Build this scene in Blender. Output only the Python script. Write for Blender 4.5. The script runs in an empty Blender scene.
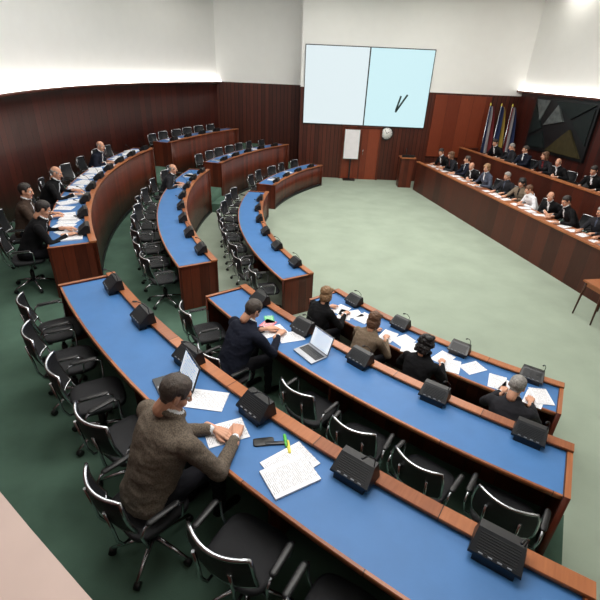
import bpy, bmesh, math, random
import numpy as np
from mathutils import Vector, Matrix, noise
random.seed(7)
PI=math.pi
sc=bpy.context.scene
try: sc.view_settings.view_transform='Standard'
except Exception: pass
CX,CY=7.7,12.07

def lin(c):
    return tuple(((v/255)/12.92 if v/255<=.04045 else ((v/255+.055)/1.055)**2.4) for v in c)+(1,)
# ---------------------------------------------------------------- materials
def mat(name,col,rough=.6,metal=0,spec=.5,noise_amt=.0,nscale=20,bump=0,bscale=60,emit=None,estr=1,coord='Object'):
    m=bpy.data.materials.new(name);m.use_nodes=True
    nt=m.node_tree;b=nt.nodes['Principled BSDF']
    c=lin(col);b.inputs['Base Color'].default_value=c
    b.inputs['Roughness'].default_value=rough;b.inputs['Metallic'].default_value=metal
    b.inputs['Specular IOR Level'].default_value=spec
    tc=nt.nodes.new('ShaderNodeTexCoord')
    if noise_amt>0:
        n=nt.nodes.new('ShaderNodeTexNoise');n.inputs['Scale'].default_value=nscale;n.inputs['Detail'].default_value=5
        nt.links.new(tc.outputs[coord],n.inputs['Vector'])
        r=nt.nodes.new('ShaderNodeValToRGB')
        r.color_ramp.elements[0].position=.3;r.color_ramp.elements[1].position=.7
        r.color_ramp.elements[0].color=tuple(v*(1-noise_amt) for v in c[:3])+(1,)
        r.color_ramp.elements[1].color=tuple(min(1,v*(1+noise_amt)) for v in c[:3])+(1,)
        nt.links.new(n.outputs['Fac'],r.inputs['Fac']);nt.links.new(r.outputs['Color'],b.inputs['Base Color'])
    if bump>0:
        n2=nt.nodes.new('ShaderNodeTexNoise');n2.inputs['Scale'].default_value=bscale;n2.inputs['Detail'].default_value=3
        nt.links.new(tc.outputs[coord],n2.inputs['Vector'])
        bp=nt.nodes.new('ShaderNodeBump');bp.inputs['Strength'].default_value=bump;bp.inputs['Distance'].default_value=.01
        nt.links.new(n2.outputs['Fac'],bp.inputs['Height']);nt.links.new(bp.outputs['Normal'],b.inputs['Normal'])
    if emit:
        b.inputs['Emission Color'].default_value=lin(emit);b.inputs['Emission Strength'].default_value=estr
    return m

def wood(name,dark,light,plank=.13,groove=.06,rough=.38,spec=.4):
    """vertical planks, uses UV (u = run along the wall in metres, v = height)"""
    m=bpy.data.materials.new(name);m.use_nodes=True
    nt=m.node_tree;N=nt.nodes.new;L=nt.links.new;b=nt.nodes['Principled BSDF']
    uv=N('ShaderNodeUVMap');sx=N('ShaderNodeSeparateXYZ');L(uv.outputs['UV'],sx.inputs[0])
    dv=N('ShaderNodeMath');dv.operation='DIVIDE';dv.inputs[1].default_value=plank;L(sx.outputs[0],dv.inputs[0])
    fl=N('ShaderNodeMath');fl.operation='FLOOR';L(dv.outputs[0],fl.inputs[0])
    fr=N('ShaderNodeMath');fr.operation='FRACT';L(dv.outputs[0],fr.inputs[0])
    wn=N('ShaderNodeTexWhiteNoise');wn.noise_dimensions='1D';L(fl.outputs[0],wn.inputs['W'])
    cm=N('ShaderNodeCombineXYZ')
    mu=N('ShaderNodeMath');mu.operation='MULTIPLY';mu.inputs[1].default_value=30;L(sx.outputs[0],mu.inputs[0])
    mv=N('ShaderNodeMath');mv.operation='MULTIPLY';mv.inputs[1].default_value=2.2;L(sx.outputs[1],mv.inputs[0])
    L(mu.outputs[0],cm.inputs[0]);L(mv.outputs[0],cm.inputs[1]);L(wn.outputs['Value'],cm.inputs[2])
    gn=N('ShaderNodeTexNoise');gn.inputs['Scale'].default_value=1.6;gn.inputs['Detail'].default_value=6;L(cm.outputs[0],gn.inputs['Vector'])
    ad=N('ShaderNodeMath');ad.operation='MULTIPLY_ADD';ad.inputs[1].default_value=.45
    L(wn.outputs['Value'],ad.inputs[0])
    g2=N('ShaderNodeMath');g2.operation='MULTIPLY';g2.inputs[1].default_value=.6;L(gn.outputs['Fac'],g2.inputs[0])
    L(g2.outputs[0],ad.inputs[2])
    rp=N('ShaderNodeValToRGB');rp.color_ramp.elements[0].color=lin(dark);rp.color_ramp.elements[1].color=lin(light)
    rp.color_ramp.elements[0].position=.2;rp.color_ramp.elements[1].position=.85
    L(ad.outputs[0],rp.inputs['Fac'])
    gt=N('ShaderNodeMath');gt.operation='GREATER_THAN';gt.inputs[1].default_value=groove;L(fr.outputs[0],gt.inputs[0])
    mx=N('ShaderNodeMix');mx.data_type='RGBA';mx.inputs[6].default_value=tuple(v*.25 for v in lin(dark)[:3])+(1,)
    L(gt.outputs[0],mx.inputs[0]);L(rp.outputs['Color'],mx.inputs[7]);L(mx.outputs[2],b.inputs['Base Color'])
    bp=N('ShaderNodeBump');bp.inputs['Strength'].default_value=.5;bp.inputs['Distance'].default_value=.01
    L(gt.outputs[0],bp.inputs['Height']);L(bp.outputs['Normal'],b.inputs['Normal'])
    b.inputs['Roughness'].default_value=rough;b.inputs['Specular IOR Level'].default_value=spec
    return m

M={}
M['wall']=wood('wall_wood_panelling',(46,17,14),(78,32,24),.30,.07)
M['wallb']=wood('back_wall_ribbed_wood',(58,26,19),(92,44,31),.16,.12)
M['panel']=wood('desk_front_walnut',(58,22,13),(104,46,28),.15,.035)
M['daisp']=wood('dais_front_walnut',(52,21,14),(86,38,25),.42,.02)
M['rim']=wood('desk_rim_cherry',(132,74,44),(182,114,72),.9,.008,.3)
M['redwood']=wood('reddish_door_wood',(104,42,24),(134,62,38),.5,.02)
M['blue']=mat('blue_linoleum_desktop',(66,116,174),.5,noise_amt=.05,nscale=6,bump=.03,spec=.4)
M['carpet']=mat('carpet_green_lit',(156,168,152),.95,spec=.1,noise_amt=.08,nscale=1.3,bump=.3,bscale=250)  # paler carpet tone: the stronger light over the well is painted in
M['carpet2']=mat('carpet_green_shaded',(82,108,94),.95,spec=.1,noise_amt=.16,nscale=2.2,bump=.3,bscale=250)  # same green carpet, darkened to paint in the shade between rows
M['plaster']=mat('white_plaster',(250,250,248),.9,spec=.1,noise_amt=.01,nscale=3)
M['ledge']=mat('parapet_ledge_pinkish',(205,180,172),.5,noise_amt=.04,nscale=9)
M['black']=mat('black_plastic',(15,15,18),.42,noise_amt=.1,nscale=30)
M['blackmesh']=mat('black_chair_fabric',(20,21,26),.5,bump=.5,bscale=400,noise_amt=.2,nscale=80)
M['chrome']=mat('chrome_tube',(200,203,208),.22,metal=1,noise_amt=.02)
M['dark']=mat('dark_console_face',(30,32,38),.3,noise_amt=.1,nscale=40)
M['led']=mat('console_label_grey',(120,124,130),.5,noise_amt=.05)
M['lamp']=mat('luminous_ceiling_panel',(255,255,255),.5,emit=(255,250,240),estr=3.0)
M['addglow']=mat('added_glow_strip',(255,255,255),.5,emit=(255,250,242),estr=5.0)  # added glow that whitens the upper plaster, not a known lamp

def paper_mat(name,base,ink,rows=26):
    m=bpy.data.materials.new(name);m.use_nodes=True;nt=m.node_tree;N=nt.nodes.new;L=nt.links.new;b=nt.nodes['Principled BSDF']
    uv=N('ShaderNodeUVMap');sx=N('ShaderNodeSeparateXYZ');L(uv.outputs['UV'],sx.inputs[0])
    w=N('ShaderNodeMath');w.operation='MULTIPLY';w.inputs[1].default_value=rows;L(sx.outputs[1],w.inputs[0])
    f=N('ShaderNodeMath');f.operation='FRACT';L(w.outputs[0],f.inputs[0])
    g=N('ShaderNodeMath');g.operation='GREATER_THAN';g.inputs[1].default_value=.62;L(f.outputs[0],g.inputs[0])
    n=N('ShaderNodeTexNoise');n.inputs['Scale'].default_value=14;L(uv.outputs['UV'],n.inputs['Vector'])
    g2=N('ShaderNodeMath');g2.operation='GREATER_THAN';g2.inputs[1].default_value=.46;L(n.outputs['Fac'],g2.inputs[0])
    a=N('ShaderNodeMath');a.operation='SUBTRACT';a.inputs[1].default_value=.5;L(sx.outputs[0],a.inputs[0])
    a2=N('ShaderNodeMath');a2.operation='ABSOLUTE';L(a.outputs[0],a2.inputs[0])
    a3=N('ShaderNodeMath');a3.operation='LESS_THAN';a3.inputs[1].default_value=.38;L(a2.outputs[0],a3.inputs[0])
    p=N('ShaderNodeMath');p.operation='MULTIPLY';L(g.outputs[0],p.inputs[0]);L(g2.outputs[0],p.inputs[1])
    q=N('ShaderNodeMath');q.operation='MULTIPLY';L(p.outputs[0],q.inputs[0]);L(a3.outputs[0],q.inputs[1])
    mx=N('ShaderNodeMix');mx.data_type='RGBA';mx.inputs[6].default_value=lin(base);mx.inputs[7].default_value=lin(ink)
    L(q.outputs[0],mx.inputs[0]);L(mx.outputs[2],b.inputs['Base Color']);b.inputs['Roughness'].default_value=.8
    return m
M['paper']=paper_mat('printed_paper',(240,240,244),(175,175,182))
M['paperp']=paper_mat('pink_leaflet',(226,120,130),(240,230,230),8)
M['paperg']=paper_mat('green_leaflet',(90,190,120),(240,240,230),8)

# ---------------------------------------------------------------- mesh builder
class MB:
    def __init__(s): s.v=[];s.f=[];s.m=[];s.uv=[];s.mats=[];s.sm=[]
    def mi(s,k):
        if k not in s.mats:s.mats.append(k)
        return s.mats.index(k)
    def face(s,idx,k,uvs=None,smooth=False):
        s.f.append(tuple(idx));s.m.append(s.mi(k));s.uv.append(uvs or [(0,0)]*len(idx));s.sm.append(smooth)
    def box(s,c,d,k,rz=0,M4=None,uvt=False):
        i=len(s.v);cs,sn=math.cos(rz),math.sin(rz)
        for z in(-.5,.5):
            for y in(-.5,.5):
                for x in(-.5,.5):
                    X,Y,Z=x*d[0],y*d[1],z*d[2]
                    p=Vector((c[0]+cs*X-sn*Y,c[1]+sn*X+cs*Y,c[2]+Z))
                    s.v.append(tuple(M4@p) if M4 else tuple(p))
        L0=[(0,2,3,1),(4,5,7,6),(0,1,5,4),(2,6,7,3),(0,4,6,2),(1,3,7,5)]
        for n,q in enumerate(L0):
            if uvt: u=[(0,0),(1,0),(1,1),(0,1)] if n==1 else [(0,0)]*4
            elif n<2: u=[(0,0),(0,d[1]),(d[0],d[1]),(d[0],0)] if n==0 else [(0,0),(d[0],0),(d[0],d[1]),(0,d[1])]
            elif n==2: u=[(0,0),(d[0],0),(d[0],d[2]),(0,d[2])]
            elif n==3: u=[(0,0),(0,d[2]),(d[0],d[2]),(d[0],0)]
            elif n==4: u=[(0,0),(0,d[2]),(d[1],d[2]),(d[1],0)]
            else: u=[(0,0),(d[1],0),(d[1],d[2]),(0,d[2])]
            s.face([i+a for a in q],k,u)
    def arc(s,R0,R1,z0,z1,a0,a1,k,n=None,kt=None,caps=True,z1b=None):
        """annular sector; z1 top height at R0, z1b top height at R1"""
        if z1b is None:z1b=z1
        n=n or max(2,int(abs(a1-a0)/1.2));i=len(s.v);kt=kt or k
        for j in range(n+1):
            a=math.radians(a0+(a1-a0)*j/n);c,sn=math.cos(a),math.sin(a)
            for R,z in((R0,z0),(R0,z1),(R1,z1b),(R1,z0)): s.v.append((CX+R*c,CY+R*sn,z))
        for j in range(n):
            b=i+4*j;l0=math.radians((a1-a0)*j/n)*R0;l1=math.radians((a1-a0)*(j+1)/n)*R0
            s.face((b,b+4,b+5,b+1),k,[(l0,z0),(l1,z0),(l1,z1),(l0,z1)],True)
            s.face((b+1,b+5,b+6,b+2),kt,[(l0,0),(l1,0),(l1,R1-R0),(l0,R1-R0)])
            s.face((b+2,b+6,b+7,b+3),k,[(l0,z1),(l1,z1),(l1,z0),(l0,z0)],True)
            s.face((b+3,b+7,b+4,b),k,[(l0,0),(l1,0),(l1,R1-R0),(l0,R1-R0)])
        if caps:
            W=R1-R0;e=i+4*n
            s.face((i,i+1,i+2,i+3),k,[(0,z0),(0,z1),(W,z1),(W,z0)])
            s.face((e+3,e+2,e+1,e),k,[(W,z0),(W,z1),(0,z1),(0,z0)])
    def tube(s,pts,r,k,n=7,closed=False,rad=None):
        pts=[Vector(p) for p in pts];i=len(s.v);m=len(pts);prev=None
        for j,p in enumerate(pts):
            if closed: t=pts[(j+1)%m]-pts[j-1]
            else: t=pts[min(j+1,m-1)]-pts[max(j-1,0)]
            t.normalize()
            if prev is None:
                up=Vector((0,0,1)) if abs(t.z)<.9 else Vector((0,1,0))
                a=t.cross(up).normalized()
            else:
                a=(prev-t*prev.dot(t))
                a=a.normalized() if a.length>1e-6 else prev
            prev=a;b=t.cross(a);rr=rad[j] if rad else r
            for q in range(n):
                g=2*PI*q/n;s.v.append(tuple(p+a*(rr*math.cos(g))+b*(rr*math.sin(g))))
        for j in range(m if closed else m-1):
            A=i+j*n;B=i+((j+1)%m)*n
            for q in range(n): s.face((A+q,A+(q+1)%n,B+(q+1)%n,B+q),k,None,True)
        if not closed:
            s.face([i+q for q in range(n)][::-1],k);s.face([i+(m-1)*n+q for q in range(n)],k)
    def loft(s,secs,k,n=20,pw=2.0):
        """secs: (center, xaxis, yaxis, rx, ry)"""
        i=len(s.v)
        for c,xa,ya,rx,ry in secs:
            for q in range(n):
                g=2*PI*q/n;cc,ss=math.cos(g),math.sin(g)
                u=math.copysign(abs(cc)**(2/pw),cc);w=math.copysign(abs(ss)**(2/pw),ss)
                s.v.append(tuple(Vector(c)+Vector(xa)*(rx*u)+Vector(ya)*(ry*w)))
        for j in range(len(secs)-1):
            A=i+j*n;B=A+n
            for q in range(n): s.face((A+q,A+(q+1)%n,B+(q+1)%n,B+q),k,None,True)
        s.face([i+q for q in range(n)][::-1],k,None,True);s.face([i+(len(secs)-1)*n+q for q in range(n)],k,None,True)
    def ell(s,c,r,k,nu=16,nv=10,R=None):
        i=len(s.v);c=Vector(c)
        for a in range(1,nv):
            th=PI*a/nv
            for b in range(nu):
                ph=2*PI*b/nu;p=Vector((r[0]*math.sin(th)*math.cos(ph),r[1]*math.sin(th)*math.sin(ph),r[2]*math.cos(th)))
                if R:p=R@p
                s.v.append(tuple(c+p))
        t=Vector((0,0,r[2]));t=R@t if R else t
        s.v.append(tuple(c+t));s.v.append(tuple(c-t));T=len(s.v)-2;Bt=T+1
        for a in range(nv-2):
            for b in range(nu):
                s.face((i+a*nu+b,i+(a+1)*nu+b,i+(a+1)*nu+(b+1)%nu,i+a*nu+(b+1)%nu),k,None,True)
        for b in range(nu):
            s.face((T,i+b,i+(b+1)%nu),k,None,True)
            s.face((Bt,i+(nv-2)*nu+(b+1)%nu,i+(nv-2)*nu+b),k,None,True)
    def cap(s,a,b,ra,rb,k,n=12):
        a=Vector(a);b=Vector(b);t=(b-a);t.normalize()
        pts=[];rad=[]
        for g in (-80,-55,-30,0):
            g=math.radians(g);pts.append(a+t*(ra*math.sin(g)));rad.append(ra*math.cos(g))
        pts.append(a+(b-a)*.5);rad.append((ra+rb)/2)
        for g in (0,30,55,80):
            g=math.radians(g);pts.append(b+t*(rb*math.sin(g)));rad.append(rb*math.cos(g))
        s.tube(pts,1,k,n,rad=rad)
    def mesh(s,name):
        me=bpy.data.meshes.new(name);me.from_pydata(s.v,[],s.f)
        for k in s.mats: me.materials.append(M[k])
        me.polygons.foreach_set('material_index',s.m);me.polygons.foreach_set('use_smooth',s.sm)
        uvl=me.uv_layers.new(name='UVMap');flat=[c for u in s.uv for p in u for c in p]
        uvl.data.foreach_set('uv',flat);me.update();return me
    def obj(s,name,parent=None,loc=None,rz=0):
        return link(name,s.mesh(name),parent,loc,rz)
def link(name,data,parent=None,loc=None,rz=0):
    o=bpy.data.objects.new(name,data);sc.collection.objects.link(o)
    if parent:o.parent=parent
    if loc is not None:o.location=loc
    o.rotation_euler=(0,0,rz);return o
def polar(R,a): a=math.radians(a);return CX+R*math.cos(a),CY+R*math.sin(a)
def face_c(a): return math.radians(a+90)

# ---------------------------------------------------------------- camera
camd=bpy.data.cameras.new('camera');cam=bpy.data.objects.new('camera',camd);sc.collection.objects.link(cam)
camd.sensor_fit='HORIZONTAL';camd.sensor_width=36;camd.lens=438.5/600*36;camd.clip_end=200;camd.clip_start=.05
cam.matrix_world=Matrix.Translation((0,0,4.15))@Matrix.Rotation(math.radians(90-28.15),4,'X')@Matrix.Rotation(math.radians(2.56),4,'Z')
sc.camera=cam

# ---------------------------------------------------------------- room
b=MB();b.box((4,7.5,-.1),(34,32,.2),'carpet');b.obj('floor')
A0,A1=140,241.2
b=MB();b.arc(12.36,14.25,0,1.03,A0,A1,'carpet2');b.arc(10.66,12.36,0,.53,A0,A1,'carpet2')
for g in((168.2,173.3),(211.2,216)):
    b.arc(12.02,12.37,.5,.78,g[0],g[1],'carpet2');b.arc(10.32,10.67,0,.27,g[0],g[1],'carpet2')
b.obj('floor_tiers')
WZ=3.42
b=MB();b.arc(14.2,14.4,0,WZ,138,213.5,'wall',n=80)
b.arc(14.2,14.4,WZ,6.6,138,213.5,'plaster',n=80);b.obj('wall_left')
b=MB();b.arc(13.98,14.19,WZ-.06,WZ,138,213.5,'panel',n=80);b.arc(14.04,14.16,WZ,WZ+.03,138.2,213.3,'addglow',n=80);b.obj('trim_added_glow_left')  # invented ledge carrying an added glow strip to brighten the plaster above
b=MB();b.box((-2.4,20.4,WZ/2),(5,.2,WZ),'wallb');b.box((-2.4,20.4,(WZ+6.6)/2),(5,.2,6.6-WZ),'plaster')
b.box((4.6,19.6,WZ/2),(9.9,1.4,WZ),'wallb');b.box((4.6,19.6,(WZ+6.6)/2),(9.9,1.4,6.6-WZ),'plaster')
b.obj('wall_back')
def D(t,off): return 4.25+t*.2065+off*.9784,17.4-t*.9784+off*.2065
DR=math.atan2(-.9784,.2065)   # run direction of the dais
def dbox(mb,t0,t1,o0,o1,z0,z1,k):
    x,y=D((t0+t1)/2,(o0+o1)/2);mb.box((x,y,(z0+z1)/2),(t1-t0,o1-o0,z1-z0),k,DR)
b=MB();dbox(b,-2.2,24,4.2,4.4,0,WZ+.2,'wall');dbox(b,-2.2,24,4.2,4.4,WZ+.2,6.6,'plaster');b.obj('wall_right')
b=MB();dbox(b,-1.4,24,3.98,4.19,WZ+.14,WZ+.2,'panel');dbox(b,-1.3,24,4.04,4.16,WZ+.2,WZ+.23,'addglow');b.obj('trim_added_glow_right')  # right-hand ledge and glow strip, likewise added to lighten the upper wall
b=MB();b.box((2,-6,3.3),(26,.2,6.6),'plaster');b.obj('wall_rear')
b=MB();b.arc(18.2,18.4,0,6.6,205,262,'plaster');b.obj('wall_gallery')
b=MB();b.box((2,7.5,6.7),(30,30,.2),'plaster');b.obj('ceiling')
b=MB()
for ix in range(4):
    for iy in range(6):
        b.box((-3.5+ix*4,-1+iy*3.6,6.585),(1.2,1.2,.03),'lamp')
b.obj('ceiling_light_panels')
# gallery where the photographer stands
b=MB();b.arc(14.18,14.28,0,3.2,213.5,262,'wall');b.arc(14.28,18.2,2.9,3.0,213.5,262,'carpet2')
b.obj('wall_gallery_front')
b=MB();b.arc(14.155,14.30,3.2,3.32,213.5,262,'ledge',n=60);b.obj('gallery_parapet_ledge')

# ---------------------------------------------------------------- curved desks
ROW={'A':(12.34,1.78,.53,1.03),'B':(10.64,1.28,0,.53),'C':(8.85,.75,0,0)}
def desk(row,a0,a1):
    R,zt,zl,zf=ROW[row];b=MB();e=math.degrees(.05/R)
    b.arc(R,R+.04,zl,zt+.015,a0,a1,'panel')
    b.arc(R-.025,R+.075,zt+.015,zt+.045,a0,a1,'rim')
    b.arc(R+.04,R+.58,zt-.035,zt,a0,a1,'panel',kt='blue')
    b.arc(R+.58,R+.60,zt-.04,zt+.004,a0,a1,'rim')
    b.arc(R+.04,R+.30,zt-.20,zt-.18,a0+e,a1-e,'panel')
    b.arc(R-.012,R,zl,zl+.09,a0,a1,'black')
    for x,y in((a0,a0+e),(a1-e,a1)):
        b.arc(R-.02,R+.61,zf if zf<zl else zl,zt+.02,x,y,'panel',n=2,kt='rim')
    n=max(1,round(math.radians(a1-a0)*R/1.9))
    for j in range(1,n):
        a=a0+(a1-a0)*j/n;b.arc(R+.04,R+.45,zf,zt-.035,a-e*.3,a+e*.3,'panel',n=2)
    b.obj('curved_council_desk')
SEG={'A':[(148,168),(173.5,210.2),(215.7,240.4)],'B':[(142.5,168),(173.5,211.4),(216.8,240.4)],'C':[(143,168),(173.5,212.2),(217,240.4)]}
for r in SEG:
    for s_ in SEG[r]: desk(r,*s_)

SEATS={'A':[217.7+4.1*k for k in range(6)]+[208-4.1*k for k in range(9)]+[166-4.1*k for k in range(4)],
 'B':[219.9+4.65*k for k in range(5)]+[208.8-4.7*k for k in range(8)]+[165.5-4.7*k for k in range(5)],
 'C':[220.3+5.9*k for k in range(4)]+[209-5.9*k for k in range(6)]+[165-5.9*k for k in range(4)]}

# console prototype: wedge unit standing on the rim ledge
b=MB()
prof=[(-.10,0),(-.10,.02),(.005,.11),(.06,.11),(.07,0)]
i=len(b.v)
for x in(-.14,.14):
    for y,z in prof:b.v.append((x*(1-.15*z/.125),y,z))
b.face((i+4,i+3,i+2,i+1,i),'black');b.face((i+5,i+6,i+7,i+8,i+9),'black')
for j in range(5):
    k=(j+1)%5;b.face((i+j,i+k,i+5+k,i+5+j),'dark' if j==1 else 'black')
for j in range(8):
    f_=.12+j*.1;b.box((0,-.10+.105*f_,.02+.09*f_+.002),(.21,.003,.004),'black')
for j in range(4): b.box((-.075+j*.05,-.094,.028),(.024,.008,.006),'led')
b.box((0,-.062,-.024),(.22,.07,.048),'black')
b.tube([(.11,.02,.10),(.115,.01,.18),(.10,-.04,.24),(.085,-.08,.26)],.004,'black',5)
b.cap((.085,-.08,.26),(.078,-.105,.265),.009,.009,'black',8)
console=b.mesh('delegate_console_mesh')
for r in SEATS:
    R,zt,_,_2=ROW[r]
    for a in SEATS[r]:
        x,y=polar(R+.085,a);link('delegate_microphone_console',console,None,(x,y,zt+.0485),face_c(a)+random.uniform(-.06,.06))

# ---------------------------------------------------------------- chair
def chair_mesh():
    b=MB()
    for j in range(5):
        g=2*PI*j/5+.3;c,s_=math.cos(g),math.sin(g)
        b.tube([(0,0,.13),(.15*c,.15*s_,.10),(.29*c,.29*s_,.065)],.014,'chrome',6,rad=[.022,.017,.012])
        b.tube([(.29*c-.02*s_,.29*s_+.02*c,.028),(.29*c+.02*s_,.29*s_-.02*c,.028)],.028,'black',10)
    b.tube([(0,0,.10),(0,0,.26)],.03,'black',10);b.tube([(0,0,.26),(0,0,.41)],.018,'chrome',8)
    b.box((0,0,.41),(.2,.22,.03),'black')
    xa,ya=(1,0,0),(0,1,0)
    b.loft([((0,.01,.425),xa,ya,.2,.19),((0,.01,.435),xa,ya,.225,.215),((0,.01,.465),xa,ya,.23,.22),((0,.01,.482),xa,ya,.215,.205),((0,.01,.486),xa,ya,.16,.15)],'blackmesh',28,4)
    i=len(b.v);nu,nv=12,7
    def P(u,v,o):
        w=.225*(1-.10*(abs(v-.5)*2)**3)
        x=u*w;z=.56+v*.33;y=-.235-.07*v+.07*u*u-.02*math.sin(PI*v)+o
        return (x,y,z)
    for o in(0,-.018):
        for a in range(nu+1):
            for c in range(nv+1): b.v.append(P(-1+2*a/nu,c/nv,o))
    S=(nu+1)*(nv+1)
    for a in range(nu):
        for c in range(nv):
            q=i+a*(nv+1)+c
            b.face((q,q+nv+1,q+nv+2,q+1),'blackmesh',None,True);b.face((S+q,S+q+1,S+q+nv+2,S+q+nv+1),'blackmesh',None,True)
    loop=[P(-1+2*a/nu,0,-.009) for a in range(nu+1)]+[P(1,c/nv,-.009) for c in range(1,nv+1)]+[P(1-2*a/nu,1,-.009) for a in range(1,nu+1)]+[P(-1,1-c/nv,-.009) for c in range(1,nv)]
    b.tube(loop,.013,'chrome',6,closed=True)
    for sx in(-1,1):
        b.tube([(.1*sx,-.08,.41),(.11*sx,-.24,.42),(.12*sx,-.275,.50),(.12*sx,-.285,.62),(.12*sx,-.31,.8)],.011,'chrome',6)
        b.tube([(.2*sx,-.12,.42),(.265*sx,-.16,.46),(.275*sx,-.19,.60),(.275*sx,-.16,.655),(.275*sx,.06,.655),(.272*sx,.105,.63),(.262*sx,.10,.5),(.2*sx,.08,.42)],.010,'chrome',6)
        b.loft([((.275*sx,-.15,.672),(1,0,0),(0,0,1),.012,.006),((.275*sx,-.13,.672),(1,0,0),(0,0,1),.024,.010),((.275*sx,.06,.672),(1,0,0),(0,0,1),.024,.010),((.275*sx,.08,.672),(1,0,0),(0,0,1),.012,.006)],'black',10)
    return b.mesh('office_armchair_mesh')
chairm=chair_mesh()
occupied=[('A',229.6),('A',207.6),('A',203.6),('A',197.2),('A',184.3),('B',223.7),('B',184.3),('C',220.7),('C',226.1),('C',230.9),('C',237.3)]
def run(a0,a1,n): return [a0+(a1-a0)*(j+.5)/n for j in range(n)]
CH={'A':run(216.4,240,8)+run(175,210,12)+run(149,167,6),'B':run(217.3,240,7)+run(174,211,11)+run(143.5,167.5,7),'C':run(217.5,240,5)+run(174,212,9)+run(144,167.5,5)}
for r in CH:
    R,zt,_,zf=ROW[r]
    for a in CH[r]:
        if any(k==r and abs(a-o)*R/57.3<.56 for k,o in occupied): continue
        x,y=polar(R+.60+random.uniform(.12,.22),a)
        link('office_armchair',chairm,None,(x,y,zf),face_c(a)+random.uniform(-.22,.22))

# ---------------------------------------------------------------- people
def remesh(mb,voxel,smooth=2):
    me=mb.mesh('tmp');o=bpy.data.objects.new('tmp',me);sc.collection.objects.link(o)
    m=o.modifiers.new('r','REMESH');m.mode='VOXEL';m.voxel_size=voxel;m.use_smooth_shade=True
    if smooth:
        q=o.modifiers.new('s','SMOOTH');q.iterations=smooth;q.factor=.5
    dg=bpy.context.evaluated_depsgraph_get();dg.update()
    out=bpy.data.meshes.new_from_object(o.evaluated_get(dg))
    bpy.data.objects.remove(o);bpy.data.meshes.remove(me)
    out.materials.clear();return out
def classify(me,prims,mats):
    n=len(me.polygons);c=np.empty(n*3);me.polygons.foreach_get('center',c);c=c.reshape(-1,3)
    best=np.full(n,1e9);idx=np.zeros(n,int);keys=list(mats)
    for a,b_,ra,rb,k in prims:
        a=np.array(a);b_=np.array(b_);d=b_-a;L=max(d@d,1e-9)
        t=np.clip((c-a)@d/L,0,1);ds=np.linalg.norm(c-(a+t[:,None]*d),axis=1)-(ra+(rb-ra)*t)
        w=ds<best;best[w]=ds[w];idx[w]=keys.index(k)
    for k in keys: me.materials.append(M[k])
    me.polygons.foreach_set('material_index',idx.astype(np.int32))
    me.polygons.foreach_set('use_smooth',[True]*n);me.update();return me
def wrinkle(me,amp,scale,seed=0):
    vn=[v.normal.copy() for v in me.vertices]
    for v,n in zip(me.vertices,vn):
        p=v.co*scale+Vector((seed,seed*2.3,0));p.z*=1.6
        v.co+=n*(noise.noise(p)*amp+noise.noise(p*2.7)*amp*.4)
    me.update()

M['skin']=mat('skin',(206,152,124),.5,noise_amt=.06,nscale=25)
M['lip']=mat('lips',(165,92,82),.45,noise_amt=.03)
M['eyew']=mat('eye_white',(235,232,228),.3,noise_amt=.01)
M['iris']=mat('iris_dark',(40,28,20),.2,noise_amt=.02)
def head_mesh():
    b=MB()
    E=lambda c,r:b.ell(c,r,'skin')
    E((0,-.012,.03),(.074,.092,.082));E((0,.025,-.03),(.060,.062,.08));E((0,.04,-.073),(.046,.045,.04))
    E((0,.072,-.096),(.02,.018,.016))
    b.cap((0,.086,.018),(0,.108,-.024),.008,.013,'skin');E((.011,.1,-.026),(.009,.011,.008));E((-.011,.1,-.026),(.009,.011,.008))
    b.cap((-.036,.074,.027),(-.012,.082,.026),.010,.010,'skin');b.cap((.036,.074,.027),(.012,.082,.026),.010,.010,'skin')
    b.cap((-.02,.080,-.055),(.02,.080,-.055),.007,.007,'skin');b.cap((-.018,.080,-.064),(.018,.080,-.064),.008,.008,'skin')
    b.cap((0,.083,-.055),(0,.084,-.062),.009,.009,'skin')
    for s_ in(-1,1):
        E((.037*s_,.055,-.03),(.026,.026,.026));b.ell((.078*s_,-.006,-.004),(.009,.019,.031),'skin',R=Matrix.Rotation(.25*s_,3,'Z'))
        E((.074*s_,.002,-.02),(.008,.010,.014))
    b.cap((0,-.018,-.05),(0,-.035,-.13),.054,.054,'skin')
    me=remesh(b,.0052,2)
    classify(me,[((0,0,0),(0,0,.01),.08,.08,'skin'),((0,-.018,-.05),(0,-.04,-.18),.05,.05,'skin'),((0,.04,-.09),(0,.04,-.03),.042,.05,'skin'),((-.02,.083,-.059),(.02,.083,-.059),.010,.010,'lip')],['skin','lip'])
    return me
headm=head_mesh()
b=MB()
for s_ in(-1,1):
    b.ell((.031*s_,.073,.006),(.0125,.0125,.0125),'eyew',12,8);b.ell((.031*s_,.0825,.005),(.0055,.0045,.0055),'iris',10,6)
    b.cap((.02*s_,.089,.028),(.045*s_,.078,.029),.0035,.0028,'iris',6)
eyem=b.mesh('eyes_mesh')
HL=[(-.2,-.062),(-.045,-.062),(-.028,-.03),(-.022,.03),(.012,.032),(.018,-.005),(.034,.0),(.042,.045),(.056,.066),(.2,.080)]
def hairline(y):
    for (a,za),(b_,zb) in zip(HL,HL[1:]):
        if y<=b_: return za+(zb-za)*(y-a)/(b_-a)
    return .08
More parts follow.
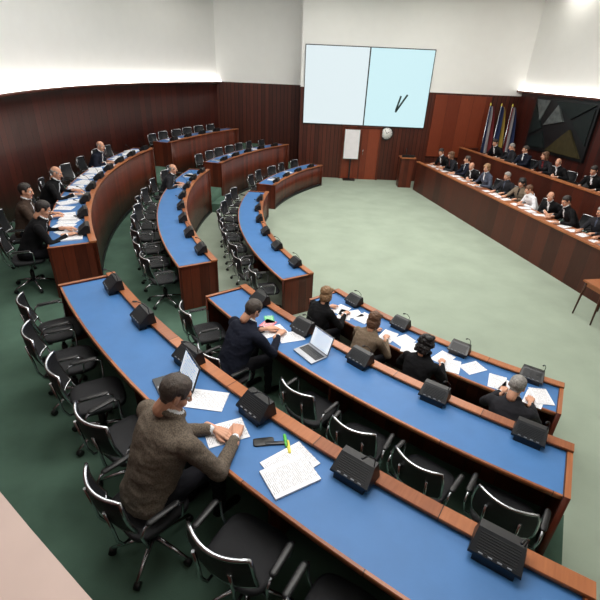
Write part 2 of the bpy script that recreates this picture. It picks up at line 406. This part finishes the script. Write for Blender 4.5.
def shell_hair(key,thick,bald=False):
    me=headm.copy();me.materials.clear();me.materials.append(M[key])
    bm=bmesh.new();bm.from_mesh(me);bm.normal_update()
    nrm={v:v.normal.copy() for v in bm.verts};val={}
    for v in bm.verts:
        x,y,z=v.co
        jitter=noise.noise(Vector((x,y,z))*90)*.004
        d=z-hairline(y)+jitter
        if abs(x)>.0775 and z<.03 and -.03<y<.02: d=-1
        if bald:
            top=.035 if y<-.02 else .05
            d=min(d,(top+.015*(-y/.1) - z)+jitter)
        if z<-.064 : d=-1
        val[v]=d
    for v in bm.verts:
        d=val[v]
        if d<=-.5: continue
        t=max(0,min(1,d/.022));t=t*t*(3-2*t)
        r=thick*t+.0012
        if not bald: r+=thick*.6*t*max(0,min(1,(v.co.z-.04)/.06))
        r+=noise.noise(Vector((v.co.x*55,v.co.y*30,v.co.z*30)))*thick*.3*t
        v.co+=nrm[v]*r
    dead=[f for f in bm.faces if sum(val[v] for v in f.verts)/len(f.verts)<0]
    bmesh.ops.delete(bm,geom=dead,context='FACES')
    for f in bm.faces:f.material_index=0;f.smooth=True
    bm.to_mesh(me);bm.free();me.update();return me
def hair_mesh(style,key):
    if style=='short': return shell_hair(key,.011)
    if style=='bald': return shell_hair(key,.006,True)
    b=MB();E=lambda c,r:b.ell(c,r,key,20,14)
    if style=='bob':
        E((0,-.026,.040),(.087,.098,.084));E((0,-.052,-.045),(.082,.062,.088))
        for s_ in(-1,1): E((.070*s_,-.012,-.035),(.022,.050,.080));E((.045*s_,.050,.066),(.035,.03,.03))
    elif style=='curly':
        E((0,-.03,.045),(.097,.103,.089));E((0,-.058,-.045),(.098,.070,.088))
        rr=random.Random(3)
        for j in range(34):
            g=rr.uniform(-2.3,2.3);z=rr.uniform(-.1,.12)
            r=.090*math.sqrt(max(.1,1-((z-.03)/.13)**2)) if z>.03 else .090
            E((r*math.sin(g),-.03-r*math.cos(g),z),(.024,.024,.024))
    me=remesh(b,.006,2);me.materials.append(M[key])
    wrinkle(me,.007,34,len(key))
    return me
def haircol(k,c):
    M[k]=mat(k,c,.5,noise_amt=.35,nscale=60,bump=.6,bscale=160);return k
haircol('hair_dark',(38,30,28));haircol('hair_greybrown',(72,62,56));haircol('hair_grey',(150,146,142));haircol('hair_brown',(98,68,48));haircol('hair_blond',(140,108,76));haircol('hair_black',(22,18,20))
_h={}
def get_hair(st,k):
    if (st,k) not in _h:_h[(st,k)]=hair_mesh(st,k)
    return _h[(st,k)]
def hand_mesh(curl,pen=False):
    b=MB();k='skin'
    xs=[-.030,-.010,.010,.029];ln=[.068,.077,.071,.056];ky=[.088,.092,.088,.080]
    b.cap((0,-.07,0),(0,.0,0),.026,.024,k)
    for j in range(4):
        b.cap((xs[j]*.55,.01,0),(xs[j],ky[j],.002),.017,.0125,k)
        p=Vector((xs[j],ky[j],.002));ang=0;r=.0092-.0006*(j==3)
        sp=(xs[j])*1.6
        for q,fr in enumerate((.45,.31,.24)):
            c=curl[j]*(.9,1.1,.7)[q];ang+=c
            dvec=Vector((sp*math.cos(ang),math.cos(ang),-math.sin(ang))).normalized()
            nx=p+dvec*ln[j]*fr;b.cap(p,nx,r,r*.93,k,10);p=nx;r*=.93
    b.cap((-.012,.015,-.004),(-.040,.048,-.012),.017,.013,k)
    b.cap((-.040,.048,-.012),(-.05,.075,-.018),.0115,.0105,k);b.cap((-.05,.075,-.018),(-.046,.100,-.022),.0105,.0085,k)
    me=remesh(b,.0040,1);me.materials.append(M['skin'])
    me.polygons.foreach_set('use_smooth',[True]*len(me.polygons));return me
hand_rest=hand_mesh([.28,.25,.28,.33]);hand_pen=hand_mesh([.5,.75,.9,1.0])

def ik(S,W,l1,l2,pole):
    S=Vector(S);W=Vector(W);d=W-S;L=min(d.length,(l1+l2)*.995);dn=d.normalized();W=S+dn*L
    a=(l1*l1-l2*l2+L*L)/(2*L);h=math.sqrt(max(0,l1*l1-a*a));p=Vector(pole);p=(p-dn*p.dot(dn)).normalized()
    return S+dn*a+p*h,W
def person(name,loc,rz,hair,hk,jacket,trousers='cl_trousers',shirt='cl_white',lean=25,side=0,wl=(-.2,.5),wr=(.16,.52),hyaw=0,hpitch=25,hands=('rest','rest'),voxel=.013,female=False,hand_dirs=(20,-20),scale=1.0,headroll=0,desk=.75,bulk=1.0):
    root=link(name,None,None,loc,rz);root.empty_display_size=.1;root.scale=(scale,)*3
    th=math.radians(lean);ts=math.radians(side)
    up=Vector((math.sin(ts),math.sin(th),math.cos(th))).normalized();fw=Vector((0,math.cos(th),-math.sin(th)))
    xr=fw.cross(up).normalized();fw=up.cross(xr).normalized()
    H=Vector((0,0,.565));sw=.9 if female else 1.0
    sp=lambda s_,f=0:H+up*s_+Vector((0,.06*(s_/.5)**2,-.012*(s_/.5)**2))+fw*f
    b=MB();X0=Vector((1,0,0));Y0=Vector((0,1,0));P=[];B_=bulk
    secs=[(H+Vector((0,.01,-.085)),X0,Y0,.135*B_,.115*B_),(H+Vector((0,.0,-.055)),X0,Y0,.172*B_,.14*B_),(H,X0,Y0,.175*(1.04 if female else 1)*B_,.135*B_),
          (sp(.11),xr,fw,.155*sw*B_,.122*B_),(sp(.22),xr,fw,.166*sw*B_,.125*B_),(sp(.33),xr,fw,.184*sw*B_,.126*B_),(sp(.41,-.01),xr,fw,.194*sw*B_,.112*B_),(sp(.46,-.015),xr,fw,.176*sw*B_,.090*B_),(sp(.495,-.014),xr,fw,.118*B_,.072),(sp(.530,-.008),xr,fw,.070,.062)]
    b.loft(secs,'skin',24,2.3)
    for s_ in secs: P.append((s_[0],s_[0]+Vector((0,0,.001)),min(s_[3],s_[4]),min(s_[3],s_[4]),jacket))
    P.append((sp(.43)-xr*.1,sp(.43)+xr*.1,.085,.085,jacket));P.append((sp(.485)-xr*.07,sp(.485)+xr*.07,.06,.06,jacket))
    P.append((sp(.33,.125*B_),sp(.50,.070),.016,.036,shirt))
    if female:
        for s_ in(-1,1):b.ell(sp(.30,.085)+xr*(.075*s_),(.065,.06,.065),'skin')
    nb=sp(.50,.0)
    hd=(Vector((0,0,1))*.5+up*.5).normalized()
    hc=nb+hd*.160+Vector((0,.014,0))
    nk=hc+Vector((0,-.025,-.07))
    b.cap(nb,nk,.056,.052,'skin');P.append((nb+up*.075,nk+Vector((0,0,.05)),.056,.056,'skin'))
    for rr,zz,k,tr in((.068,.032,jacket,.020),(.058,.056,shirt,.010)):
        ring=[nb+up*zz+xr*(rr*math.cos(g))+fw*(rr*math.sin(g))-fw*.004+up*(-.016*math.sin(g)) for g in [2*PI*j/14 for j in range(14)]]
        b.tube(ring,tr,'skin',6,closed=True)
        for p,q in zip(ring,ring[1:]+ring[:1]): P.append((p,q,tr,tr,k))
    W=[]
    for s_,w,hp,hdir in((-1,wl,hands[0],hand_dirs[0]),(1,wr,hands[1],hand_dirs[1])):
        S=sp(.425,-.005)+xr*(.185*sw*s_*B_)
        tgt=Vector((w[0],w[1],(desk+.042)/scale))
        E_,Wp=ik(S,tgt,.285,.25,(s_*.75,-.35,-.8))
        r=(.9 if female else 1)*(B_**.7)
        b.cap(S,E_,.064*r,.052*r,'skin');b.cap(E_,Wp,.051*r,.036*r,'skin')
        P.append((S,E_,.062,.047,jacket));P.append((E_,Wp,.046,.033,jacket))
        b.ell(S-Vector((0,0,.005)),(.068*r,.066*r,.066*r),'skin')
        d=(Wp-E_).normalized();b.cap(Wp+d*.022,Wp+d*.030,.029,.028,'skin');P.append((Wp+d*.028,Wp+d*.034,.031,.031,shirt))
        W.append((Wp,d,hdir,hp,s_))
        hip=Vector((.09*s_,.04,.545));kn=Vector((.13*s_,.43,.53));an=Vector((.125*s_,.40+.04*s_,.10))
        b.cap(hip,kn,.088,.060,'skin',14);b.cap(kn,an,.058,.042,'skin')
        P.append((hip,kn,.088,.06,trousers));P.append((kn,an,.058,.042,trousers))
        b.cap(an+Vector((0,-.025,-.055)),an+Vector((.01*s_,.15,-.065)),.038,.030,'skin');P.append((an+Vector((0,-.02,-.065)),an+Vector((.01*s_,.15,-.065)),.038,.030,'cl_shoe'))
    me=remesh(b,voxel,3);classify(me,P,list(dict.fromkeys([jacket,shirt,trousers,'skin','cl_shoe'])))
    wrinkle(me,.010,9,len(name))
    link('body',me,root)
    for Wp,d,hdir,hp,s_ in W:
        o=link('hand_left' if s_<0 else 'hand_right',hand_pen if hp=='pen' else hand_rest,root)
        yd=Vector((d.x,d.y,0)).normalized();yd=Matrix.Rotation(math.radians(hdir),3,'Z')@yd
        y=(yd+Vector((0,0,min(0,d.z)*.25))).normalized();x=y.cross(Vector((0,0,1))).normalized();z=x.cross(y)
        Mx=Matrix((x,y,z)).transposed().to_4x4()
        flip=Matrix.Scale(-1,4,(1,0,0)) if s_<0 else Matrix()
        o.matrix_local=Matrix.Translation(Wp+d*.045+Vector((0,0,-.004)))@Mx@flip@Matrix.Scale(.95 if female else 1.04,4)
        if hp=='pen':
            pb=MB();tipl=Vector((-.045,.11,-.035));pb.tube([tipl,tipl+Vector((.0,-.03,.03)),tipl+Vector((.02,-.09,.11))],.004,'black',6)
            q=link('pen',pb.mesh('pen_mesh'),root);q.matrix_local=o.matrix_local.copy()
    R=Matrix.Rotation(math.radians(hyaw),4,'Z')@Matrix.Rotation(math.radians(headroll),4,'Y')@Matrix.Rotation(math.radians(-hpitch),4,'X')
    T=Matrix.Translation(hc)@R
    for nm,m_ in(('head',headm),('eyes',eyem),('hair',get_hair(hair,hk))):
        o=link(nm,m_,root);o.matrix_local=T
    return root
def cl(k,c,na=.1,ns=12,bump=.3,bs=200,rough=.85): M[k]=mat(k,c,rough,noise_amt=na,nscale=ns,bump=bump,bscale=bs,spec=.2)
cl('cl_tweed',(108,97,86),.42,110,.7,240);cl('cl_navy',(22,26,40));cl('cl_black',(16,16,19));cl('cl_charcoal',(38,38,43));cl('cl_trousers',(24,24,30))
cl('cl_white',(228,230,235),.03);cl('cl_shoe',(14,12,12),.1,20,0,10,.3);cl('cl_tan',(118,102,86),.2,60);cl('cl_brown',(70,56,48),.2,30);cl('cl_red',(110,40,44));cl('cl_greyblue',(74,80,96));cl('cl_beige',(130,116,100))

def seat_person(name,row,a,off=.38,**k):
    R,zt,_,zf=ROW[row];x,y=polar(R+.60+off,a)
    c=polar(R+.60+off+.03,a);link('office_armchair',chairm,None,(c[0],c[1],zf),face_c(a))
    return person(name,(x,y,zf),face_c(a),**k)
seat_person('seated_man_in_tweed_jacket','A',229.45,.36,hair='short',hk='hair_greybrown',jacket='cl_tweed',lean=19,wl=(.02,.47),wr=(.22,.52),hyaw=-26,hpitch=30,hands=('rest','pen'),hand_dirs=(-25,15),voxel=.009,scale=1.05,bulk=1.17)
seat_person('seated_man_in_navy_suit','B',223.5,.42,hair='short',hk='hair_greybrown',jacket='cl_navy',lean=25,wl=(-.1,.54),wr=(.14,.56),hyaw=-5,hpitch=34,voxel=.011,bulk=1.14,scale=1.02,headroll=6)
seat_person('seated_woman_with_blond_hair','C',220.7,.46,hair='bob',hk='hair_blond',jacket='cl_black',lean=20,hyaw=10,hpitch=15,female=True,voxel=.012,bulk=1.10,scale=1.0,headroll=-5)
seat_person('seated_woman_in_tan_jacket','C',226.1,.50,hair='bob',hk='hair_brown',jacket='cl_tan',lean=22,hyaw=5,hpitch=20,female=True,voxel=.012,bulk=1.08,scale=1.0,side=2,wl=(-.18,.56),wr=(.12,.5))
seat_person('seated_woman_with_curly_hair','C',230.9,.50,hair='curly',hk='hair_black',jacket='cl_black',lean=18,hyaw=-8,hpitch=15,female=True,voxel=.012,bulk=1.12,scale=1.0)
seat_person('seated_man_with_grey_hair','C',237.3,.66,hair='short',hk='hair_grey',jacket='cl_charcoal',lean=22,hyaw=-10,hpitch=28,voxel=.012,bulk=1.05,wl=(-.16,.6),wr=(.2,.6))
seat_person('seated_man_in_dark_suit','A',207.8,.28,hair='short',hk='hair_dark',jacket='cl_black',lean=24,hyaw=0,hpitch=28,bulk=1.08)
seat_person('seated_man_in_brown_jacket','A',203.6,.40,hair='short',hk='hair_dark',jacket='cl_brown',lean=8,hyaw=-15,hpitch=10,wl=(-.14,.42),wr=(.12,.42),bulk=1.06)
seat_person('seated_bald_man_in_suit','A',197.3,.28,hair='bald',hk='hair_grey',jacket='cl_black',lean=22,hyaw=-10,hpitch=20,bulk=1.1)
seat_person('seated_balding_man_in_suit','A',184.1,.12,hair='bald',hk='hair_grey',jacket='cl_navy',lean=20,hyaw=-15,hpitch=12,wl=(-.16,.36),wr=(.16,.36),bulk=1.1)
seat_person('seated_elderly_man','B',184.1,.12,hair='bald',hk='hair_grey',jacket='cl_charcoal',lean=20,hyaw=0,hpitch=12,wl=(-.16,.36),wr=(.16,.36),bulk=1.05)

# ---------------------------------------------------------------- dais on the right
b=MB()
dbox(b,0,16,0,.05,0,1.05,'daisp');dbox(b,-.02,16,-.03,.10,1.05,1.085,'rim')
dbox(b,0,.05,.05,.75,0,1.05,'daisp')
dbox(b,.05,16,.05,.62,.98,1.01,'rim')
b.obj('dais_front_bench')
b=MB();dbox(b,0,16,.05,2.0,0,.27,'carpet2');dbox(b,-.6,16,2.0,4.2,0,.66,'carpet2');b.obj('floor_dais_platform')
b=MB()
dbox(b,-.6,16,2.0,2.06,0,1.5,'daisp');dbox(b,-.62,16,1.97,2.12,1.5,1.535,'rim');dbox(b,-.6,-.55,2.06,2.8,.0,1.5,'daisp')
dbox(b,-.55,16,2.06,2.62,1.38,1.41,'rim');b.obj('dais_upper_bench')
dface=math.atan2(-.2065,-.9784)-PI/2
looks=[('short','hair_dark','cl_black','cl_white',False),('bob','hair_brown','cl_charcoal','cl_red',True),('short','hair_greybrown','cl_navy','cl_white',False),('bald','hair_grey','cl_black','cl_white',False),
 ('bob','hair_blond','cl_greyblue','cl_white',True),('short','hair_grey','cl_charcoal','cl_greyblue',False),('curly','hair_black','cl_beige','cl_black',True),('short','hair_brown','cl_white','cl_white',False)]
protos=[]
rd=random.Random(5)
ts=[.5,1.2,2.05,2.7,3.45,4.3,4.95,5.75,6.4,7.25,7.9,8.6,9.4,10.2,11.0,11.9]
for j,(h,hk,jk,sh,fe) in enumerate(looks):
    x,y=D(ts[j],.96+rd.uniform(-.06,.12))
    protos.append(person('seated_councillor',(x,y,.27),dface+rd.uniform(-.3,.3),hair=h,hk=hk,jacket=jk,shirt=sh,lean=rd.uniform(6,30),side=rd.uniform(-7,7),hyaw=rd.uniform(-40,40),hpitch=rd.uniform(4,30),voxel=.016,female=fe,wl=(rd.uniform(-.24,-.08),rd.uniform(.36,.5)),wr=(rd.uniform(.05,.24),rd.uniform(.36,.5)),scale=rd.uniform(.98,1.08),bulk=rd.uniform(1.0,1.14)))
def clone(root,loc,rz):
    n=link(root.name.split('.')[0],None,None,loc,rz);n.scale=root.scale
    for c in list(root.children):
        o=link(c.name.split('.')[0],c.data,n);o.matrix_local=c.matrix_local.copy()
    return n
bpy.context.view_layer.update()
order=[3,0,5,1,2,6,4,7]
for j in range(8,16):
    x,y=D(ts[j],.96+rd.uniform(-.06,.1));clone(protos[order[j%8]],(x,y,.27),dface+rd.uniform(-.35,.35))
for j,t in enumerate([.7,1.5,2.25,3.3,4.1,5.5,6.4,8.2,9.5]):
    x,y=D(t,2.98);clone(protos[(0,5,2,1,3,0,6,2,5)[j]],(x,y,.66),dface+rd.uniform(-.35,.35))
for t in ts:
    x,y=D(t,1.03);link('office_armchair',chairm,None,(x,y,.27),dface)
for t in(.7,1.5,2.25,3.3,4.1,4.8,5.5,6.4,7.3,8.2,9.5):
    x,y=D(t,3.02);link('office_armchair',chairm,None,(x,y,.66),dface)

# ---------------------------------------------------------------- papers etc.
def sheet(x,y,z,rz,w=.21,h=.297,k='paper',t=.004,name='document_sheet'):
    b=MB();b.box((0,0,t/2),(w,h,t),k,uvt=True);return b.obj(name,None,(x,y,z),rz)
def psheet(row,R,a,rot=0,**k):
    x,y=polar(R,a);return sheet(x,y,ROW[row][1]+.0015,face_c(a)+math.radians(rot),**k)
psheet('A',12.60,228.2,-55,w=.22,h=.30);psheet('A',12.72,229.9,-25)
psheet('A',12.62,232.3,-14,w=.24,h=.33,t=.008);psheet('A',12.70,232.6,-22,w=.24,h=.33,t=.015)
def psmall(name,row,R,a,rot,dims,k):
    x,y=polar(R,a);b=MB();w,h,t=dims
    b.loft([((0,0,0),(1,0,0),(0,1,0),w/2,h/2),((0,0,t*.8),(1,0,0),(0,1,0),w/2,h/2),((0,0,t),(1,0,0),(0,1,0),w/2*.9,h/2*.95)],k,20,6)
    return b.obj(name,None,(x,y,ROW[row][1]+.001),face_c(a)+math.radians(rot))
M['green']=mat('green_marker',(90,190,70),.4,noise_amt=.02);M['yellow']=mat('yellow_marker',(230,215,80),.4,noise_amt=.02)
psmall('mobile_phone','A',12.60,231.1,-40,(.075,.15,.01),'black')
psmall('pen_case','A',12.55,231.45,-45,(.03,.16,.012),'dark')
psmall('green_highlighter','A',12.49,231.6,50,(.022,.12,.016),'green');psmall('yellow_highlighter','A',12.52,231.85,48,(.022,.12,.016),'yellow')
M['scr']=paper_mat('laptop_screen_page',(225,235,245),(90,120,170),9)
bs=M['scr'].node_tree.nodes['Principled BSDF'];mxn=[n for n in M['scr'].node_tree.nodes if n.type=='MIX'][0]
M['scr'].node_tree.links.new(mxn.outputs[2],bs.inputs['Emission Color']);bs.inputs['Emission Strength'].default_value=.6
M['silver']=mat('laptop_silver',(160,162,168),.35,metal=.6,noise_amt=.03)
def laptop(row,R,a,rot,body='dark',sz=(.33,.23),ang=110):
    b=MB();w,h=sz;b.box((0,0,.009),(w,h,.018),body)
    for r_ in range(5):
        for c in range(12): b.box((-w*.42+c*w*.076,h*.32-r_*.026,.0195),(w*.062,.02,.003),'black')
    b.box((0,-h*.33,.0185),(w*.3,h*.24,.002),'silver')
    T=Matrix.Translation((0,h/2,.015))@Matrix.Rotation(-math.radians(ang-90),4,'X')
    b.box((0,.004,h/2),(w,.008,h),body,M4=T)
    i=len(b.v)
    for x,z in((-w*.46,.015),(w*.46,.015),(w*.46,h-.012),(-w*.46,h-.012)): b.v.append(tuple(T@Vector((x,-.0015,z))))
    b.face((i,i+1,i+2,i+3),'scr',[(0,0),(1,0),(1,1),(0,1)])
    x,y=polar(R,a);return b.obj('open_laptop',None,(x,y,ROW[row][1]+.001),face_c(a)+math.radians(rot))
laptop('A',12.72,226.75,-14);laptop('B',11.0,226.6,-8,body='silver')
psheet('B',10.95,222.4,20,k='paperp',w=.15,h=.2);psheet('B',11.0,223.3,-10);psheet('B',10.92,224.5,-25);psheet('B',10.87,222.0,60,k='paperg',w=.12,h=.18)
for R_,a,ro in((9.24,220.3,10),(9.2,221.7,-20),(9.3,221.3,30),(9.14,222.9,5),(9.28,226.3,10),(9.2,227.6,-15),(9.3,228.6,20),(9.2,231.4,-8),(9.3,232.4,15),(9.15,233.8,-30),(9.25,235.9,10),(9.3,236.9,-12),(9.22,239,25),(9.32,238.6,-5)):
    psheet('C',R_,a,ro,t=random.choice((.003,.008)))
random.seed(11)
for j in range(30):
    a=175+34.5*j/30+random.uniform(-.4,.4);psheet('A',12.34+random.uniform(.26,.44),a,random.uniform(-30,30),t=random.choice((.003,.006,.02)))
for r,R_ in(('A',12.7),('B',11.0),('C',9.2)):
    for j in range(4):psheet(r,R_,random.uniform(150,166),random.uniform(-30,30))
for j in range(5): psheet('B',10.97,random.uniform(175,186),random.uniform(-30,30))
def dsheet(t,off,z,k='paper'):
    x,y=D(t,off);sheet(x,y,z,dface+random.uniform(-.4,.4),k=k,t=random.choice((.003,.01)))
for t in ts:
    dsheet(t-.12,.35,1.011);dsheet(t+.18+random.uniform(-.05,.05),.42,1.011)
for j in range(11): dsheet(.6+.85*j,2.4,1.411)

# ---------------------------------------------------------------- back wall features
def emis(name,c,s_):
    m=mat(name,(30,30,30),.6,noise_amt=.05,emit=c,estr=s_);return m
M['scrL']=emis('projected_slide_pale',(222,236,240),1.0);M['scrR']=emis('projected_slide_cyan',(204,238,244),1.0);M['scrD']=mat('projected_slide_dark_shape',(40,60,60),.6,noise_amt=.1);M['frame']=mat('screen_black_frame',(20,20,22),.5,noise_amt=.1)
b=MB();Y=18.9
b.box((2.22,Y-.031,3.48),(4.86,.06,2.76),'frame')
b.box((1.0,Y-.065,3.48),(2.38,.01,2.70),'scrL');b.box((3.43,Y-.065,3.48),(2.38,.01,2.70),'scrR')
T=Matrix.Translation((3.5,Y-.073,2.78))
for an,x,l in((.55,.12,.75),(.25,.0,.55)):
    b.box((0,0,0),(.07,.01,l),'scrD',M4=T@Matrix.Translation((x,0,.2))@Matrix.Rotation(an,4,'Y'))
b.obj('projection_screen')
Y=18.898
b=MB();b.box((2.2,Y-.03,1.0),(1.5,.06,2.0),'redwood');b.box((2.2,Y-.07,1.0),(.04,.03,2.0),'panel')
for x in(1.43,2.97): b.box((x,Y-.05,1.02),(.08,.1,2.06),'panel')
b.box((2.2,Y-.05,2.06),(1.62,.1,.07),'panel');b.tube([(2.3,Y-.09,1.0),(2.3,Y-.12,1.0),(2.3,Y-.12,1.2),(2.3,Y-.09,1.2)],.012,'chrome',6);b.obj('door_1')
M['notice']=mat('white_notice',(232,228,232),.6,noise_amt=.04,nscale=5)
b=MB();b.box((1.8,Y-.3,.02),(.5,.3,.04),'black');b.box((1.8,Y-.3,.5),(.06,.04,1.0),'black');b.box((1.8,Y-.33,1.42),(.58,.03,1.1),'notice');b.box((1.8,Y-.31,1.42),(.62,.02,1.14),'chrome');b.obj('standing_notice_board')
b=MB();cy=Y-.03
T=Matrix.Translation((3.2,cy,1.86))@Matrix.Rotation(PI/2,4,'X')
M['clock']=mat('clock_face_white',(240,240,238),.4,noise_amt=.01)
ring=[tuple(T@Vector((.24*math.cos(g),.24*math.sin(g),.02))) for g in [2*PI*j/28 for j in range(28)]]
b.tube(ring,.022,'black',6,closed=True)
b.loft([(T@Vector((0,0,-.02)),(1,0,0),(0,0,1),.235,.235),(T@Vector((0,0,.02)),(1,0,0),(0,0,1),.235,.235)],'clock',28)
for j in range(12):
    g=2*PI*j/12;b.box((0,0,0),(.012,.04,.004),'black',M4=T@Matrix.Rotation(g,4,'Z')@Matrix.Translation((0,.195,.024)))
b.box((0,0,0),(.016,.12,.004),'black',M4=T@Matrix.Rotation(-1,4,'Z')@Matrix.Translation((0,.05,.027)));b.box((0,0,0),(.012,.17,.004),'black',M4=T@Matrix.Rotation(.6,4,'Z')@Matrix.Translation((0,.07,.03)))
b.obj('wall_clock')
b=MB();b.box((6.0,Y-.03,2.2),(2.2,.06,2.3),'redwood');b.obj('trim_1')
b=MB();b.box((3.95,17.9,.55),(.5,.45,1.1),'panel');b.box((3.95,17.85,1.14),(.58,.5,.04),'rim');b.box((3.95,17.7,1.2),(.5,.03,.1),'black');b.tube([(3.9,17.9,1.16),(3.9,17.9,1.35),(3.9,18.0,1.45)],.01,'black',6);b.obj('speaker_lectern')
def flag(x,y,cols,nm):
    b=MB();b.tube([(x,y,0),(x,y,3.1)],.02,'chrome',8);b.cap((x,y,3.1),(x,y,3.16),.03,.015,'yellow',8);b.loft([((x,y,.0),(1,0,0),(0,1,0),.18,.18),((x,y,.05),(1,0,0),(0,1,0),.17,.17)],'black',16)
    n=14;i=len(b.v);rows=12
    for r_ in range(rows+1):
        z=3.05-1.7*r_/rows
        for c in range(n+1):
            u=c/n;w=.12+.30*(r_/rows)**.6;b.v.append((x+(u-.1)*w,y-.04-.06*math.sin(u*13+r_*.15),z))
    for r_ in range(rows):
        for c in range(n):
            q=i+r_*(n+1)+c;b.face((q,q+1,q+n+2,q+n+1),cols[min(len(cols)-1,int(c/n*len(cols)))],None,True)
    b.obj(nm)
M['fw']=mat('flag_white',(150,146,150),.8,noise_amt=.05);M['fb']=mat('flag_blue',(30,45,85),.8,noise_amt=.05);M['fr']=mat('flag_red',(110,30,35),.8,noise_amt=.05);M['fy']=mat('flag_yellow',(160,135,60),.8,noise_amt=.05)
flag(6.95,18.45,['fb','fw','fr'],'national_flag');flag(7.35,18.4,['fb','fb','fy'],'european_flag');flag(7.75,18.35,['fr','fw','fb'],'city_flag')
b=MB();dbox(b,.4,3.4,4.11,4.199,1.7,3.5,'black')
M['reliefg']=mat('relief_brushed_grey',(100,106,106),.5,metal=.4,noise_amt=.3,nscale=8);M['relieft']=mat('relief_dark_teal',(24,34,34),.5,metal=.3,noise_amt=.2,nscale=8);M['reliefo']=mat('relief_gold',(70,62,36),.5,metal=.4,noise_amt=.2,nscale=8)
def shard(pts,k,o=4.08):
    i=len(b.v)
    for oo in(o,4.112):
        for t,z in pts: x,y=D(t,oo);b.v.append((x,y,z))
    n=len(pts);b.face(list(range(i,i+n)),k)
    for q in range(n): b.face((i+q,i+n+q,i+n+(q+1)%n,i+(q+1)%n),k)
shard([(.5,3.4),(1.2,3.4),(.9,2.7)],'reliefg');shard([(1.5,3.4),(3.3,3.4),(2.4,2.9)],'relieft',4.05);shard([(.5,2.2),(1.1,2.5),(.5,3.2)],'relieft')
shard([(1.2,2.6),(2.1,2.8),(1.7,3.3)],'reliefg',4.03);shard([(2.5,2.8),(3.3,3.3),(3.3,2.2)],'relieft');shard([(1.6,1.8),(3.3,1.8),(2.5,2.6)],'reliefo',4.04);shard([(.6,1.8),(1.5,1.85),(1.2,2.4),(.6,2.1)],'relieft',4.06)
b.obj('metal_wall_relief')
b=MB();T=Matrix.Translation((5.78,7.55,0))@Matrix.Rotation(DR+PI/2,4,'Z')
b.box((0,0,.72),(.62,.5,.03),'rim',M4=T)
for x in(-.28,.28):
    for y in(-.22,.22): b.tube([tuple(T@Vector((x*.92,y*.92,.70))),tuple(T@Vector((x*1.03,y*1.05,0)))],.02,'rim',8,rad=[.024,.015])
for y in(-.2,.2): b.box((0,y,.66),(.52,.02,.08),'rim',M4=T)
for x in(-.25,.25): b.box((x,0,.66),(.02,.4,.08),'rim',M4=T)
b.obj('small_wooden_table')

# ---------------------------------------------------------------- lights
def area(n,loc,sx,sy,p,c=(1,.97,.93),rot=(0,0,0)):
    d=bpy.data.lights.new(n,'AREA');d.shape='RECTANGLE';d.size=sx;d.size_y=sy;d.energy=p;d.color=c
    o=bpy.data.objects.new(n,d);sc.collection.objects.link(o);o.location=loc;o.rotation_euler=rot;return o
area('ceiling_light_well',(2.5,11.5,6.45),5,8,560)
area('ceiling_light_tiers',(-3,9,6.45),2,9,130)
area('ceiling_light_front',(0.5,3.5,6.45),4,2,210)
w=bpy.data.worlds.new('world');sc.world=w;w.use_nodes=True;w.node_tree.nodes['Background'].inputs[0].default_value=(.9,.95,1,1);w.node_tree.nodes['Background'].inputs[1].default_value=.15
